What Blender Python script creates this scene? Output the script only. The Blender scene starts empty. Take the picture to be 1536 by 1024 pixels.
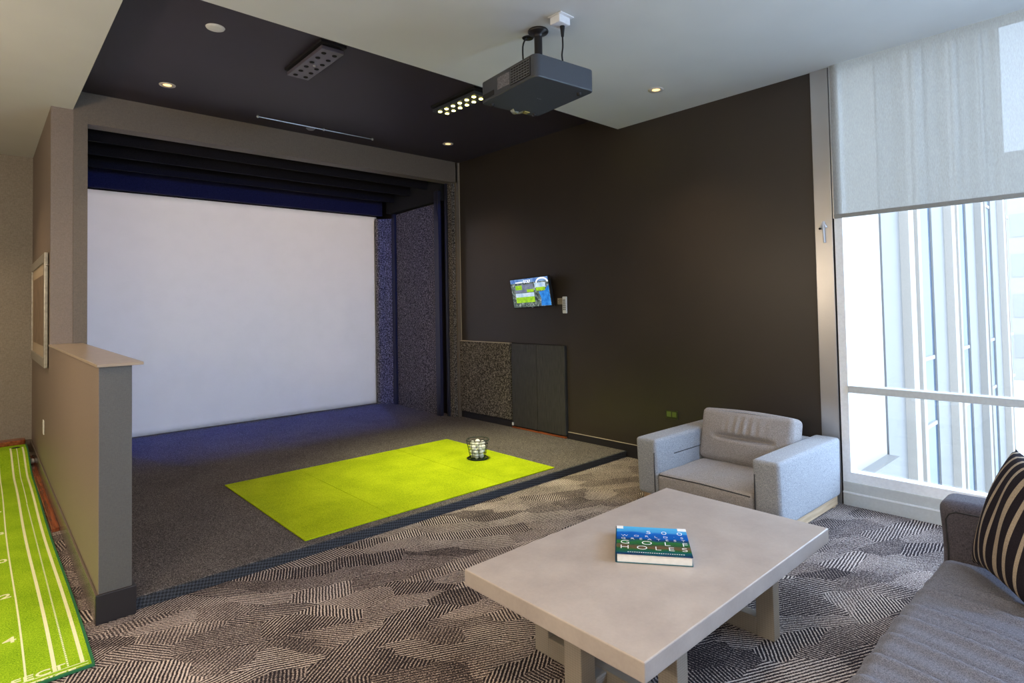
import bpy, bmesh, math, random
from mathutils import Vector, Matrix
random.seed(7)
C = bpy.context.scene.collection
PI = math.pi

# ------------------------------------------------------------------ materials
def nmat(name):
    m = bpy.data.materials.new(name); m.use_nodes = True
    nt = m.node_tree; b = nt.nodes['Principled BSDF']
    return m, nt, b
def N(nt, t, **kw):
    n = nt.nodes.new(t)
    for k, v in kw.items():
        if k in n.inputs.keys() if isinstance(k, str) else False: n.inputs[k].default_value = v
        else: setattr(n, k, v)
    return n
def L(nt, a, b): nt.links.new(a, b)
def ramp(nt, fac, stops, interp='LINEAR'):
    r = nt.nodes.new('ShaderNodeValToRGB'); r.color_ramp.interpolation = interp
    e = r.color_ramp.elements
    while len(e) < len(stops): e.new(0.5)
    for i, (p, c) in enumerate(stops):
        e[i].position = p; e[i].color = (*c, 1)
    if fac is not None: L(nt, fac, r.inputs['Fac'])
    return r.outputs['Color']
def math_(nt, op, a, b=None, c=None, clamp=False):
    n = nt.nodes.new('ShaderNodeMath'); n.operation = op; n.use_clamp = clamp
    for i, v in enumerate((a, b, c)):
        if v is None: continue
        if isinstance(v, (int, float)): n.inputs[i].default_value = v
        else: L(nt, v, n.inputs[i])
    return n.outputs[0]
def coords(nt, obj=True, scale=(1, 1, 1), rot=(0, 0, 0)):
    tc = nt.nodes.new('ShaderNodeTexCoord'); mp = nt.nodes.new('ShaderNodeMapping')
    mp.inputs['Scale'].default_value = scale; mp.inputs['Rotation'].default_value = rot
    L(nt, tc.outputs['Object'], mp.inputs['Vector']); return mp.outputs['Vector']
def noise(nt, vec, scale, detail=2, rough=.5):
    n = nt.nodes.new('ShaderNodeTexNoise'); n.inputs['Scale'].default_value = scale
    n.inputs['Detail'].default_value = detail; n.inputs['Roughness'].default_value = rough
    L(nt, vec, n.inputs['Vector']); return n.outputs['Fac']
def bump(nt, b, h, strength=.3, dist=.002):
    n = nt.nodes.new('ShaderNodeBump'); n.inputs['Strength'].default_value = strength
    n.inputs['Distance'].default_value = dist; L(nt, h, n.inputs['Height']); L(nt, n.outputs['Normal'], b.inputs['Normal'])
def plain(name, col, rough=.5, metal=0, spec=.5, nz=None, nscale=60, bmp=0):
    m, nt, b = nmat(name)
    b.inputs['Roughness'].default_value = rough; b.inputs['Metallic'].default_value = metal
    b.inputs['Specular IOR Level'].default_value = spec
    v = coords(nt); n = noise(nt, v, nscale)
    k = nz if nz is not None else .04
    c0 = tuple(x*(1-k) for x in col); c1 = tuple(min(1, x*(1+k)) for x in col)
    L(nt, ramp(nt, n, [(.3, c0), (.7, c1)]), b.inputs['Base Color'])
    if bmp: bump(nt, b, n, bmp, .002)
    return m
def woven(name, dark, light, thread=.0022, rough=.9, spec=.2, blotch=0, sheen=0, bmp=.3):
    m, nt, b = nmat(name)
    b.inputs['Roughness'].default_value = rough; b.inputs['Specular IOR Level'].default_value = spec
    if sheen: b.inputs['Sheen Weight'].default_value = sheen
    v = coords(nt)
    s = 1/thread
    a1 = noise(nt, coords(nt, scale=(s*.2, s, s)), 1, 1)
    a2 = noise(nt, coords(nt, scale=(s, s*.2, s)), 1, 1)
    a3 = noise(nt, coords(nt, scale=(s, s, s*.2)), 1, 1)
    mx = math_(nt, 'MULTIPLY', math_(nt, 'ADD', math_(nt, 'ADD', a1, a2), a3), .3333)
    if blotch:
        mx = math_(nt, 'ADD', mx, math_(nt, 'MULTIPLY', math_(nt, 'SUBTRACT', noise(nt, v, 3, 3), .5), blotch))
    L(nt, ramp(nt, mx, [(.40, dark), (.60, light)]), b.inputs['Base Color'])
    bump(nt, b, mx, bmp, .001)
    return m
def speckle(name, stops, scale=350, rough=.95, bmp=.5, blotch=0):
    m, nt, b = nmat(name)
    b.inputs['Roughness'].default_value = rough; b.inputs['Specular IOR Level'].default_value = .1
    v = coords(nt); n = noise(nt, v, scale, 2, .7)
    if blotch: n = math_(nt, 'ADD', n, math_(nt, 'MULTIPLY', math_(nt, 'SUBTRACT', noise(nt, v, 2.5, 3), .5), blotch))
    L(nt, ramp(nt, n, stops), b.inputs['Base Color']); bump(nt, b, n, bmp, .003)
    return m
def emis(name, col, st):
    m, nt, b = nmat(name); b.inputs['Base Color'].default_value = (*col, 1)
    b.inputs['Emission Color'].default_value = (*col, 1); b.inputs['Emission Strength'].default_value = st
    return m

M = {}
M['ceiling'] = plain('ceiling_paint', (.62, .63, .60), .8, nz=.02, nscale=3)
M['black_ceiling'] = plain('black_ceiling_paint', (.030, .022, .034), .55, nz=.05, nscale=3)
M['dark_wall'] = plain('dark_brown_paint', (.034, .026, .019), .38, spec=.5, nz=.08, nscale=2)
M['paper'] = woven('tan_wallcovering', (.180, .138, .108), (.230, .180, .142), .003, .5, .4, blotch=.10)
M['end_paper'] = woven('end_sheen_wallcovering', (.085, .083, .079), (.105, .102, .096), .003, .38, .5, blotch=.2)  # same wallcovering, window sheen on the wall end put in as grey
M['grey_paper'] = woven('grey_tan_wallcovering', (.235, .205, .172), (.33, .295, .25), .005, .7, .3, blotch=.1)
M['frame_paper'] = woven('brown_header_wallcovering', (.125, .100, .078), (.165, .134, .104), .003, .55, .4)
M['black_base'] = plain('black_baseboard', (.016, .014, .016), .45)
M['sheen_base'] = plain('tan_sheen_baseboard', (.13, .105, .085), .22)  # tan holds the grazing reflection on a dark glossy board
M['edge'] = plain('pale_edge', (.42, .36, .28), .5)
M['cap'] = plain('tan_laminate_cap', (.33, .265, .20), .3, nz=.08, nscale=12)
M['black'] = plain('matte_black', (.006, .006, .008), .8)
M['black_cloth'] = woven('black_baffle_cloth', (.006, .005, .007), (.014, .012, .016), .003)
M['valance'] = woven('blue_spill_valance_cloth', (.010, .010, .03), (.02, .02, .06), .003)  # projector's blue spill put into the cloth colour
M['felt'] = speckle('charcoal_felt', [(.38, (.022, .019, .018)), (.5, (.085, .074, .066)), (.62, (.27, .24, .205))], 75)
M['post'] = plain('dark_blue_black_post', (.018, .018, .03), .4)
M['platform'] = speckle('charcoal_loop_carpet', [(.34, (.028, .025, .027)), (.5, (.085, .075, .075)), (.68, (.25, .225, .21))], 170, blotch=.08)
M['wood_dark'] = None
M['white'] = plain('white_plastic', (.75, .76, .77), .4)
M['proj'] = plain('charcoal_plastic', (.048, .054, .066), .42, nz=.1, nscale=400)
M['proj_dark'] = plain('dark_vent_plastic', (.006, .006, .007), .6)
M['black_metal'] = plain('black_metal', (.02, .018, .018), .35, metal=.3)
M['chrome'] = plain('brushed_nickel', (.6, .6, .6), .3, metal=1)
M['trimring'] = plain('white_trim_ring', (.6, .55, .48), .4)
M['window_metal'] = plain('pale_window_metal', (.58, .60, .58), .35, metal=.0)
M['window_white'] = plain('white_window_metal', (.90, .92, .93), .35)
M['column'] = plain('satin_grey_metal', (.50, .50, .50), .30, metal=.75, nz=.03, nscale=5)
M['silver_frame'] = plain('aged_silver_frame', (.34, .32, .27), .35, metal=.4, nz=.2, nscale=30)
M['fabric'] = woven('grey_blue_tweed', (.17, .185, .21), (.43, .445, .47), .0018, .95, .15, sheen=.15)
M['seat_fabric'] = woven('warm_lit_tweed', (.19, .175, .172), (.42, .395, .385), .0018, .95, .15, sheen=.15)  # same tweed as the arms, warm light on the cushions put in its colour
M['sofa_fabric'] = woven('charcoal_tweed', (.078, .080, .100), (.215, .22, .262), .0018, .95, .15, sheen=.1)
M['sofa_arm'] = woven('dark_charcoal_tweed', (.045, .04, .052), (.13, .12, .14), .0018, .95, .15, sheen=.1)
M['seam'] = plain('dark_seam', (.03, .03, .035), .8)
M['page'] = plain('white_pages', (.8, .8, .78), .7)
M['green_edge'] = plain('green_binding', (.01, .13, .045), .8)
M['ink'] = plain('pale_yellow_print', (.78, .80, .50), .8)
M['ball'] = plain('white_golf_ball', (.85, .86, .88), .35)
M['wire'] = plain('dark_green_wire', (.008, .02, .018), .4)
M['hole'] = plain('black_hole', (.004, .004, .004), .9)

def wood(name, dark, light, axis=0, scale=14, rough=.35):
    m, nt, b = nmat(name); b.inputs['Roughness'].default_value = rough
    sc = [1, 1, 1]; 
    sc = [scale]*3; sc[axis] = scale*.06
    n = noise(nt, coords(nt, scale=tuple(sc)), 2, 4, .65)
    L(nt, ramp(nt, n, [(.3, dark), (.7, light)]), b.inputs['Base Color']); bump(nt, b, n, .1, .001)
    return m
M['red_wood'] = wood('red_brown_wood', (.14, .03, .01), (.34, .10, .035), 1, 30, .25)
M['oak'] = wood('pale_oak', (.42, .29, .17), (.66, .50, .33), 0, 25, .5)
M['cab'] = wood('grey_black_woodgrain', (.018, .018, .016), (.065, .062, .055), 2, 60, .4)

# turf
def turf(name, a, b_, c, scale=260):
    m, nt, b = nmat(name); b.inputs['Roughness'].default_value = .95; b.inputs['Specular IOR Level'].default_value = .1
    v = coords(nt); n = noise(nt, v, scale, 2, .6); g = noise(nt, v, 4, 3)
    s = math_(nt, 'ADD', math_(nt, 'MULTIPLY', n, .75), math_(nt, 'MULTIPLY', g, .25))
    L(nt, ramp(nt, s, [(.34, a), (.5, b_), (.66, c)]), b.inputs['Base Color']); bump(nt, b, n, .6, .004)
    return m
M['turf'] = turf('lime_turf', (.16, .24, .003), (.33, .43, .004), (.50, .60, .015))
M['mat'] = turf('putting_mat_green', (.12, .26, .006), (.27, .47, .012), (.44, .64, .03), 190)

# patterned carpet: patches of hatching in changing directions
def carpet():
    m, nt, b = nmat('hatched_patchwork_carpet')
    b.inputs['Roughness'].default_value = .95; b.inputs['Specular IOR Level'].default_value = .1
    v0 = coords(nt, scale=(1, 1, 1), rot=(0, 0, .42))
    wob = nt.nodes.new('ShaderNodeTexNoise'); wob.inputs['Scale'].default_value = 3; L(nt, v0, wob.inputs['Vector'])
    va = nt.nodes.new('ShaderNodeVectorMath'); va.operation = 'MULTIPLY_ADD'
    L(nt, wob.outputs['Color'], va.inputs[0]); va.inputs[1].default_value = (.10, .10, 0); L(nt, v0, va.inputs[2])
    mp = nt.nodes.new('ShaderNodeMapping'); mp.inputs['Scale'].default_value = (3.6, 7.5, 1); L(nt, va.outputs[0], mp.inputs['Vector'])
    vo = nt.nodes.new('ShaderNodeTexVoronoi'); vo.distance = 'CHEBYCHEV'; vo.voronoi_dimensions = '2D'
    vo.inputs['Scale'].default_value = 1; L(nt, mp.outputs['Vector'], vo.inputs['Vector'])
    sp = nt.nodes.new('ShaderNodeSeparateColor'); L(nt, vo.outputs['Color'], sp.inputs[0])
    ang = math_(nt, 'MULTIPLY', math_(nt, 'FLOOR', math_(nt, 'MULTIPLY', sp.outputs[0], 5.99)), PI/6)
    sx = nt.nodes.new('ShaderNodeSeparateXYZ'); L(nt, v0, sx.inputs[0])
    u = math_(nt, 'ADD', math_(nt, 'MULTIPLY', sx.outputs[0], math_(nt, 'COSINE', ang)),
              math_(nt, 'MULTIPLY', sx.outputs[1], math_(nt, 'SINE', ang)))
    n1 = noise(nt, v0, 22, 2)
    ph = math_(nt, 'MULTIPLY_ADD', u, 2*PI/.0150, math_(nt, 'MULTIPLY', n1, 3.2))
    st = math_(nt, 'SINE', ph)
    fine = noise(nt, v0, 150, 3, .8)
    big = noise(nt, v0, 3.2, 3)
    amp = math_(nt, 'MULTIPLY_ADD', sp.outputs[1], .24, .13)
    f = math_(nt, 'ADD', .5, math_(nt, 'MULTIPLY', st, amp))
    f = math_(nt, 'ADD', f, math_(nt, 'MULTIPLY', math_(nt, 'SUBTRACT', fine, .5), 1.9))
    f = math_(nt, 'ADD', f, math_(nt, 'MULTIPLY', math_(nt, 'SUBTRACT', sp.outputs[2], .5), .20))
    f = math_(nt, 'ADD', f, math_(nt, 'MULTIPLY', math_(nt, 'SUBTRACT', big, .5), .38))
    L(nt, ramp(nt, f, [(.34, (.015, .012, .016)), (.50, (.072, .058, .060)), (.68, (.32, .26, .235)), (.88, (.66, .58, .53))]), b.inputs['Base Color'])
    bump(nt, b, f, .5, .004)
    return m
M['carpet'] = carpet()

def riser():
    m, nt, b = nmat('woven_riser_carpet'); b.inputs['Roughness'].default_value = .9
    ck = nt.nodes.new('ShaderNodeTexChecker'); ck.inputs['Scale'].default_value = 90
    L(nt, coords(nt, rot=(0, .6, 0)), ck.inputs['Vector'])
    n = noise(nt, coords(nt), 200, 2)
    f = math_(nt, 'ADD', math_(nt, 'MULTIPLY', ck.outputs['Fac'], .35), math_(nt, 'MULTIPLY', n, .65))
    L(nt, ramp(nt, f, [(.3, (.007, .008, .011)), (.7, (.045, .052, .066))]), b.inputs['Base Color']); bump(nt, b, f, .6, .003)
    return m
M['riser'] = riser()

def concrete():
    m, nt, b = nmat('pale_stone_table'); b.inputs['Roughness'].default_value = .34
    v = coords(nt); n = noise(nt, v, 5, 5, .6); n2 = noise(nt, v, 90, 2)
    f = math_(nt, 'ADD', math_(nt, 'MULTIPLY', n, .8), math_(nt, 'MULTIPLY', n2, .2))
    L(nt, ramp(nt, f, [(.3, (.36, .31, .28)), (.7, (.47, .415, .375))]), b.inputs['Base Color'])
    bump(nt, b, n2, .05, .001)
    return m
M['stone'] = concrete()
def legweave():
    m, nt, b = nmat('woven_table_leg'); b.inputs['Roughness'].default_value = .6
    sx = nt.nodes.new('ShaderNodeSeparateXYZ'); v = coords(nt); L(nt, v, sx.inputs[0])
    a = math_(nt, 'SINE', math_(nt, 'MULTIPLY', sx.outputs[2], 2*PI/.0085))
    h = math_(nt, 'SINE', math_(nt, 'MULTIPLY', math_(nt, 'ADD', sx.outputs[0], sx.outputs[1]), 2*PI/.012))
    f = math_(nt, 'MULTIPLY_ADD', math_(nt, 'ADD', a, math_(nt, 'MULTIPLY', h, .5)), .17, .5)
    f = math_(nt, 'ADD', f, math_(nt, 'MULTIPLY', math_(nt, 'SUBTRACT', noise(nt, v, 12, 4), .5), .5))
    L(nt, ramp(nt, f, [(.25, (.24, .205, .16)), (.75, (.30, .26, .215))]), b.inputs['Base Color']); bump(nt, b, f, .4, .002); return m
M['legweave'] = legweave()

def screen_mat():
    m, nt, b = nmat('white_impact_screen'); b.inputs['Roughness'].default_value = .9; b.inputs['Specular IOR Level'].default_value = .1
    n = noise(nt, coords(nt), 6, 4)
    L(nt, ramp(nt, n, [(.3, (.76, .75, .77)), (.6, (.78, .77, .79))]), b.inputs['Base Color'])
    return m
M['screen'] = screen_mat()

def glass():
    m = bpy.data.materials.new('window_glass'); m.use_nodes = True; nt = m.node_tree; nt.nodes.clear()
    o = nt.nodes.new('ShaderNodeOutputMaterial'); t = nt.nodes.new('ShaderNodeBsdfTransparent'); g = nt.nodes.new('ShaderNodeBsdfGlossy')
    g.inputs['Roughness'].default_value = 0.02; t.inputs['Color'].default_value = (.96, .98, .99, 1)
    x = nt.nodes.new('ShaderNodeMixShader'); x.inputs[0].default_value = .05
    L(nt, t.outputs[0], x.inputs[1]); L(nt, g.outputs[0], x.inputs[2]); L(nt, x.outputs[0], o.inputs[0]); return m
M['glass'] = glass()
def blind_mat():
    m = bpy.data.materials.new('sheer_roller_fabric'); m.use_nodes = True; nt = m.node_tree; nt.nodes.clear()
    o = nt.nodes.new('ShaderNodeOutputMaterial'); t = nt.nodes.new('ShaderNodeBsdfTransparent')
    d = nt.nodes.new('ShaderNodeBsdfDiffuse'); tl = nt.nodes.new('ShaderNodeBsdfTranslucent')
    w = noise(nt, coords(nt, scale=(400, 400, 60)), 1, 1)
    c = ramp(nt, w, [(.3, (.40, .385, .35)), (.7, (.50, .48, .44))])
    L(nt, c, d.inputs['Color']); L(nt, c, tl.inputs['Color'])
    a = nt.nodes.new('ShaderNodeMixShader'); a.inputs[0].default_value = .5; L(nt, d.outputs[0], a.inputs[1]); L(nt, tl.outputs[0], a.inputs[2])
    x = nt.nodes.new('ShaderNodeMixShader'); x.inputs[0].default_value = .76
    L(nt, t.outputs[0], x.inputs[1]); L(nt, a.outputs[0], x.inputs[2]); L(nt, x.outputs[0], o.inputs[0]); return m
M['blind'] = blind_mat()

def pillow_mat():
    m, nt, b = nmat('striped_pillow_cloth'); b.inputs['Roughness'].default_value = .95; b.inputs['Specular IOR Level'].default_value = .1
    tc = nt.nodes.new('ShaderNodeTexCoord'); sx = nt.nodes.new('ShaderNodeSeparateXYZ'); L(nt, tc.outputs['Object'], sx.inputs[0])
    f = math_(nt, 'ADD', math_(nt, 'MULTIPLY', sx.outputs[0], 2.0), .5)
    dk, lt = (.022, .018, .024), (.40, .33, .25)
    st = [(0, dk)]
    for a, w in ((.05, .028), (.15, .032), (.265, .034), (.385, .036), (.51, .055), (.64, .036), (.755, .034), (.865, .03)):
        st += [(a, lt), (a+w, dk)]
    c = ramp(nt, f, st, 'CONSTANT')
    n = noise(nt, coords(nt, scale=(1, 1, 1)), 350, 2, .7)
    mx = nt.nodes.new('ShaderNodeMix'); mx.data_type = 'RGBA'; mx.blend_type = 'MULTIPLY'; mx.inputs[0].default_value = 1
    L(nt, c, mx.inputs[6]); L(nt, ramp(nt, n, [(.3, (.65, .65, .65)), (.7, (1.25, 1.25, 1.25))]), mx.inputs[7])
    L(nt, mx.outputs[2], b.inputs['Base Color']); bump(nt, b, n, .4, .002)
    return m
M['pillow'] = pillow_mat()

# ------------------------------------------------------------------ mesh helpers
class MB:
    def __init__(s): s.b = bmesh.new()
    def box(s, x0, x1, y0, y1, z0, z1):
        v = [s.b.verts.new(p) for p in ((x0,y0,z0),(x1,y0,z0),(x1,y1,z0),(x0,y1,z0),(x0,y0,z1),(x1,y0,z1),(x1,y1,z1),(x0,y1,z1))]
        for f in ((3,2,1,0),(4,5,6,7),(0,1,5,4),(1,2,6,5),(2,3,7,6),(3,0,4,7)): s.b.faces.new([v[i] for i in f])
        return s
    def prism(s, pts, z0, z1):   # pts ccw in xy
        a = [s.b.verts.new((p[0], p[1], z0)) for p in pts]; c = [s.b.verts.new((p[0], p[1], z1)) for p in pts]
        s.b.faces.new(a[::-1]); s.b.faces.new(c)
        n = len(pts)
        for i in range(n): s.b.faces.new([a[i], a[(i+1) % n], c[(i+1) % n], c[i]])
        return s
    def tube(s, pts, r, n=10, closed=False):
        pts = [Vector(p) for p in pts]; rings = []; m = len(pts); nrm = None
        for i, p in enumerate(pts):
            a = pts[i-1] if (i > 0 or closed) else p; c = pts[(i+1) % m] if (i < m-1 or closed) else p
            t = (c-a).normalized()
            if nrm is None: nrm = t.cross(Vector((0, 0, 1)) if abs(t.z) < .9 else Vector((1, 0, 0))).normalized()
            nrm = (nrm - t*nrm.dot(t)).normalized(); bn = t.cross(nrm)
            rr = r[i] if isinstance(r, (list, tuple)) else r
            rings.append([s.b.verts.new(p + (nrm*math.cos(2*PI*k/n) + bn*math.sin(2*PI*k/n))*rr) for k in range(n)])
        for i in range(m if closed else m-1):
            A, B = rings[i], rings[(i+1) % m]
            for k in range(n): s.b.faces.new([A[k], A[(k+1) % n], B[(k+1) % n], B[k]])
        if not closed:
            s.b.faces.new(rings[0][::-1]); s.b.faces.new(rings[-1])
        return s
    def lathe(s, prof, c=(0, 0, 0), n=32, down=False):
        rings = []
        for r, z in prof:
            if r < 1e-6: rings.append([s.b.verts.new((c[0], c[1], c[2]+z))])
            else: rings.append([s.b.verts.new((c[0]+r*math.cos(2*PI*k/n), c[1]+r*math.sin(2*PI*k/n), c[2]+z)) for k in range(n)])
        for A, B in zip(rings, rings[1:]):
            for k in range(n):
                k2 = (k+1) % n
                if len(A) == 1 and len(B) == 1: continue
                if len(A) == 1: s.b.faces.new([A[0], B[k2], B[k]])
                elif len(B) == 1: s.b.faces.new([A[k], A[k2], B[0]])
                else: s.b.faces.new([A[k], A[k2], B[k2], B[k]])
        return s
    def mat4(s, m): bmesh.ops.transform(s.b, matrix=m, verts=s.b.verts); return s
    def build(s, name, m, parent=None, smooth=False, bevel=0, loc=None, seg=2):
        bmesh.ops.recalc_face_normals(s.b, faces=s.b.faces)
        me = bpy.data.meshes.new(name); s.b.to_mesh(me); s.b.free()
        me.materials.append(m)
        o = bpy.data.objects.new(name, me); C.objects.link(o)
        if loc: o.location = loc
        if parent: o.parent = parent
        if smooth:
            for p in me.polygons: p.use_smooth = True
        if bevel:
            bv = o.modifiers.new('bevel', 'BEVEL'); bv.width = bevel; bv.segments = seg; bv.limit_method = 'ANGLE'; bv.angle_limit = .6
        return o
def bx(name, m, x0, x1, y0, y1, z0, z1, parent=None, bevel=0): return MB().box(x0, x1, y0, y1, z0, z1).build(name, m, parent, bevel=bevel)
def rbox(size, r=.03, n=14, bulge=(0, 0, 0), fn=None):
    """rounded, puffed box centred on the origin; bulge = outward swell of the x, y, z faces"""
    b = bmesh.new(); h = Vector(size)/2
    key = {}
    def vert(p):
        k = tuple(round(c, 6) for c in p)
        if k not in key:
            inner = Vector([max(-(h[i]-r), min(h[i]-r, p[i])) for i in range(3)])
            d = Vector(p)-inner
            q = inner + d.normalized()*r if d.length > 1e-9 else Vector(p)
            u = [min(1, abs(p[i])/h[i]) for i in range(3)]
            for ax in range(3):
                if bulge[ax]:
                    a, c = [j for j in range(3) if j != ax]
                    q[ax] += (1 if p[ax] > 0 else -1)*bulge[ax]*(1-u[a]**2)*(1-u[c]**2)*u[ax]
            if fn: q = fn(q, p, h)
            key[k] = b.verts.new(q)
        return key[k]
    # parameter positions denser near the edges
    def par(ax):
        L_ = [-h[ax], -h[ax]+r*.3, -h[ax]+r*.65, -h[ax]+r]
        m_ = [(-h[ax]+r) + (2*h[ax]-2*r)*i/n for i in range(1, n)]
        return L_ + m_ + [-x for x in L_[::-1]]
    P = [par(i) for i in range(3)]
    for ax in range(3):
        a, c = [j for j in range(3) if j != ax]
        for sgn in (-1, 1):
            for i in range(len(P[a])-1):
                for j in range(len(P[c])-1):
                    q = []
                    for (ii, jj) in ((i, j), (i+1, j), (i+1, j+1), (i, j+1)):
                        p = [0, 0, 0]; p[ax] = sgn*h[ax]; p[a] = P[a][ii]; p[c] = P[c][jj]; q.append(vert(p))
                    try: b.faces.new(q)
                    except ValueError: pass
    m = MB(); m.b.free(); m.b = b; return m
def empty(name, loc=(0, 0, 0), rz=0):
    o = bpy.data.objects.new(name, None); o.empty_display_size = .1; C.objects.link(o); o.location = loc; o.rotation_euler = (0, 0, rz); return o
def tag(o, label, cat, group=None):
    o['label'] = label; o['category'] = cat
    if group: o['group'] = group
    return o
def struct(o): o['kind'] = 'structure'; return o
def text(body, size, ext=.0006, align='LEFT', sx=1.0, space=1.0, off=0):
    cu = bpy.data.curves.new('txt', 'FONT'); cu.body = body; cu.size = size; cu.extrude = ext; cu.align_x = align
    cu.space_character = space; cu.offset = off
    o = bpy.data.objects.new('txt', cu); C.objects.link(o)
    dg = bpy.context.evaluated_depsgraph_get(); me = bpy.data.meshes.new_from_object(o.evaluated_get(dg))
    bpy.data.objects.remove(o); 
    me.transform(Matrix.Diagonal((sx, 1, 1, 1)))
    return me
def text_obj(name, me, m, parent, mw):
    me.transform(mw); me.materials.clear(); me.materials.append(m)
    o = bpy.data.objects.new(name, me); C.objects.link(o); o.parent = parent; return o

# ------------------------------------------------------------------ dimensions
XR, XP, XP2, XO = 4.39, .405, .534, .638
YF, YH, YL, YW, YB, YC = 5.734, 3.249, 3.271, 3.291, 7.776, 7.43
ZC, ZD, ZH, ZL = 3.027, 3.183, 2.93, .055

# ------------------------------------------------------------------ the setting
floor = struct(bx('floor', M['carpet'], -3.2, 4.6, -3.2, 8.1, -.12, 0))
struct(bx('wall_left', M['grey_paper'], -3.15, -3.0, -3.1, 7.9, 0, 3.4))
struct(bx('wall_rear', M['grey_paper'], -3.0, 4.39, -3.1, -2.95, 0, 3.4))
struct(bx('wall_back', M['grey_paper'], -3.0, XP, YB, 8.0, 0, 3.4))
struct(bx('wall_right', M['dark_wall'], XR, XR+.16, 1.585, 8.0, 0, 3.4))
struct(bx('wall_end', M['black'], XO+.001, XR, 7.85, 8.0, 0, 3.4))
# side partition: half wall, then full height wall behind the portal line
struct(bx('wall_partition', M['paper'], XP, XO, YF, 8.0, 0, 3.4))
struct(bx('wall_half', M['paper'], XP, XP2, YH, YF, 0, 1.153))
struct(bx('trim_12', M['end_paper'], XP+.002, XP2, YH-.0004, YH+.0, .132, 1.153))
c = MB().prism([(.395, 3.225), (.578, 3.225), (.612, YF-.001), (.395, YF-.001)], 1.154, 1.168).build('trim_1', M['cap'], bevel=.002); struct(c)
struct(bx('trim_2', M['frame_paper'], XP2+.012, XO, YF-.006, YF-.001, ZL, ZD))       # left leg of the portal
struct(bx('trim_3', M['frame_paper'], XO, XR-.035, YF-.006, YF+.14, ZH, 3.4))         # header
struct(bx('trim_4', M['frame_paper'], 4.335, XR, YF-.006, YF+.14, ZL, 3.4))     # right leg
struct(bx('trim_5', M['edge'], XR-.006, XR-.002, YF-.012, YF-.006, .98, ZD))
# ceilings
cb = MB().box(-3.1, .543, -3.1, 7.9, ZC, 3.4); cb.box(.543, XR, -3.1, YW, ZC, 3.4)
struct(cb.build('ceiling', M['ceiling']))
struct(bx('ceiling_dark_recess', M['black_ceiling'], .543, XR, YW, YF-.006, ZD, 3.4))
struct(bx('ceiling_bay', M['black'], XO, XR, YF+.14, 7.85, 3.12, 3.4))
# baseboards
struct(MB().box(XP-.012, XP, YH-.012, YB, 0, .128).build('baseboard_partition', M['sheen_base'], bevel=.003))
bb = MB().box(XP-.012, XP2+.016, YH-.016, YH-.0005, 0, .132).box(XP2, XP2+.016, YH-.0005, YL+.2, 0, .132)
struct(bb.build('baseboard_end', M['black_base'], bevel=.003))
struct(bx('baseboard_back', M['sheen_base'], -3.0, XP-.012, YB-.012, YB, 0, .13, bevel=.003))
struct(bx('baseboard_right', M['black_base'], XR-.014, XR, 1.585, 3.985, 0, .118, bevel=.003))
struct(bx('trim_6', M['edge'], XR-.015, XR-.001, 2.45, 3.985, .1185, .1215))
struct(bx('baseboard_bay', M['black_base'], XR-.02, XR, 4.8, YF-.01, ZL, .125))
# platform
p = MB().prism([(XP2+.001, YL+.012), (XR-.015, YL+.012), (XR-.015, 7.85), (XO, 7.85), (XO, YF-.008), (XP2+.001, YF-.008)], 0, ZL)
struct(p.build('floor_platform', M['platform'], bevel=.006))
struct(bx('trim_7', M['riser'], XP2+.018, XR-.016, YL-.004, YL+.012, 0, ZL-.001, bevel=.004))

# right wall lower panels
t = empty('felt_panel', (XR, 5.27, 0)); tag(t, 'charcoal felt acoustic panel low on the dark wall, left of the cabinet doors', 'panel')
def rel(o, t):  # keep world-built geometry under an empty placed elsewhere
    o.parent = t; o.matrix_parent_inverse = t.matrix_basis.inverted() if t.rotation_euler.z == 0 else Matrix.LocRotScale(t.location, t.rotation_euler, None).inverted(); return o
def under(t, *objs):
    inv = Matrix.LocRotScale(t.location, t.rotation_euler, t.scale).inverted()
    for o in objs:
        o.data.transform(inv @ Matrix.Translation(o.location)); o.location = (0, 0, 0); o.parent = t
    return objs[0]
under(t, bx('felt_board', M['felt'], XR-.035, XR-.001, 4.815, 5.722, .135, .978, bevel=.003))
under(t, bx('edge_strip', M['edge'], XR-.036, XR-.001, 4.815, 5.722, .9785, .986))
t = empty('wall_cabinet', (XR, 4.4, ZL)); tag(t, 'low cabinet with two grey-black woodgrain doors set in the dark wall', 'cabinet')
under(t, bx('carcass', M['black'], XR-.012, XR-.001, 3.99, 4.80, ZL+.001, .99))
for a, e in ((3.998, 4.392), (4.396, 4.788)):
    under(t, bx('door', M['cab'], XR-.034, XR-.013, a, e, ZL+.028, .980, bevel=.002))
under(t, bx('threshold', M['red_wood'], XR-.040, XR-.013, 3.998, 4.788, ZL+.001, ZL+.016))
under(t, bx('latch', M['white'], XR-.045, XR-.0345, 4.77, 4.787, ZL+.03, ZL+.06))

# ------------------------------------------------------------------ simulator bay
# screen
b = bmesh.new(); nx, nz = 60, 40; X0, X1, Z0, Z1 = .70, 4.195, ZL+.004, 2.70
g = [[b.verts.new((X0+(X1-X0)*i/nx, YC + .006*math.sin(i*.9+j*.15)*max(0, (i/nx-.45))*1.2 + .010*math.exp(-((i-46-(j-10)*.25)/2.2)**2)*(j < 26) - .006*math.exp(-((i-50-(j-10)*.1)/2.0)**2)*(j < 30), Z0+(Z1-Z0)*j/nz)) for j in range(nz+1)] for i in range(nx+1)]
for i in range(nx):
    for j in range(nz): b.faces.new([g[i][j], g[i+1][j], g[i+1][j+1], g[i][j+1]])
m = MB(); m.b.free(); m.b = b; sc = m.build('projection_screen', M['screen'], smooth=True)
sd = sc.modifiers.new('s', 'SOLIDIFY'); sd.thickness = .004; sd.offset = 1
tag(sc, 'large white projection screen hanging at the back of the simulator bay', 'screen')
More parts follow.
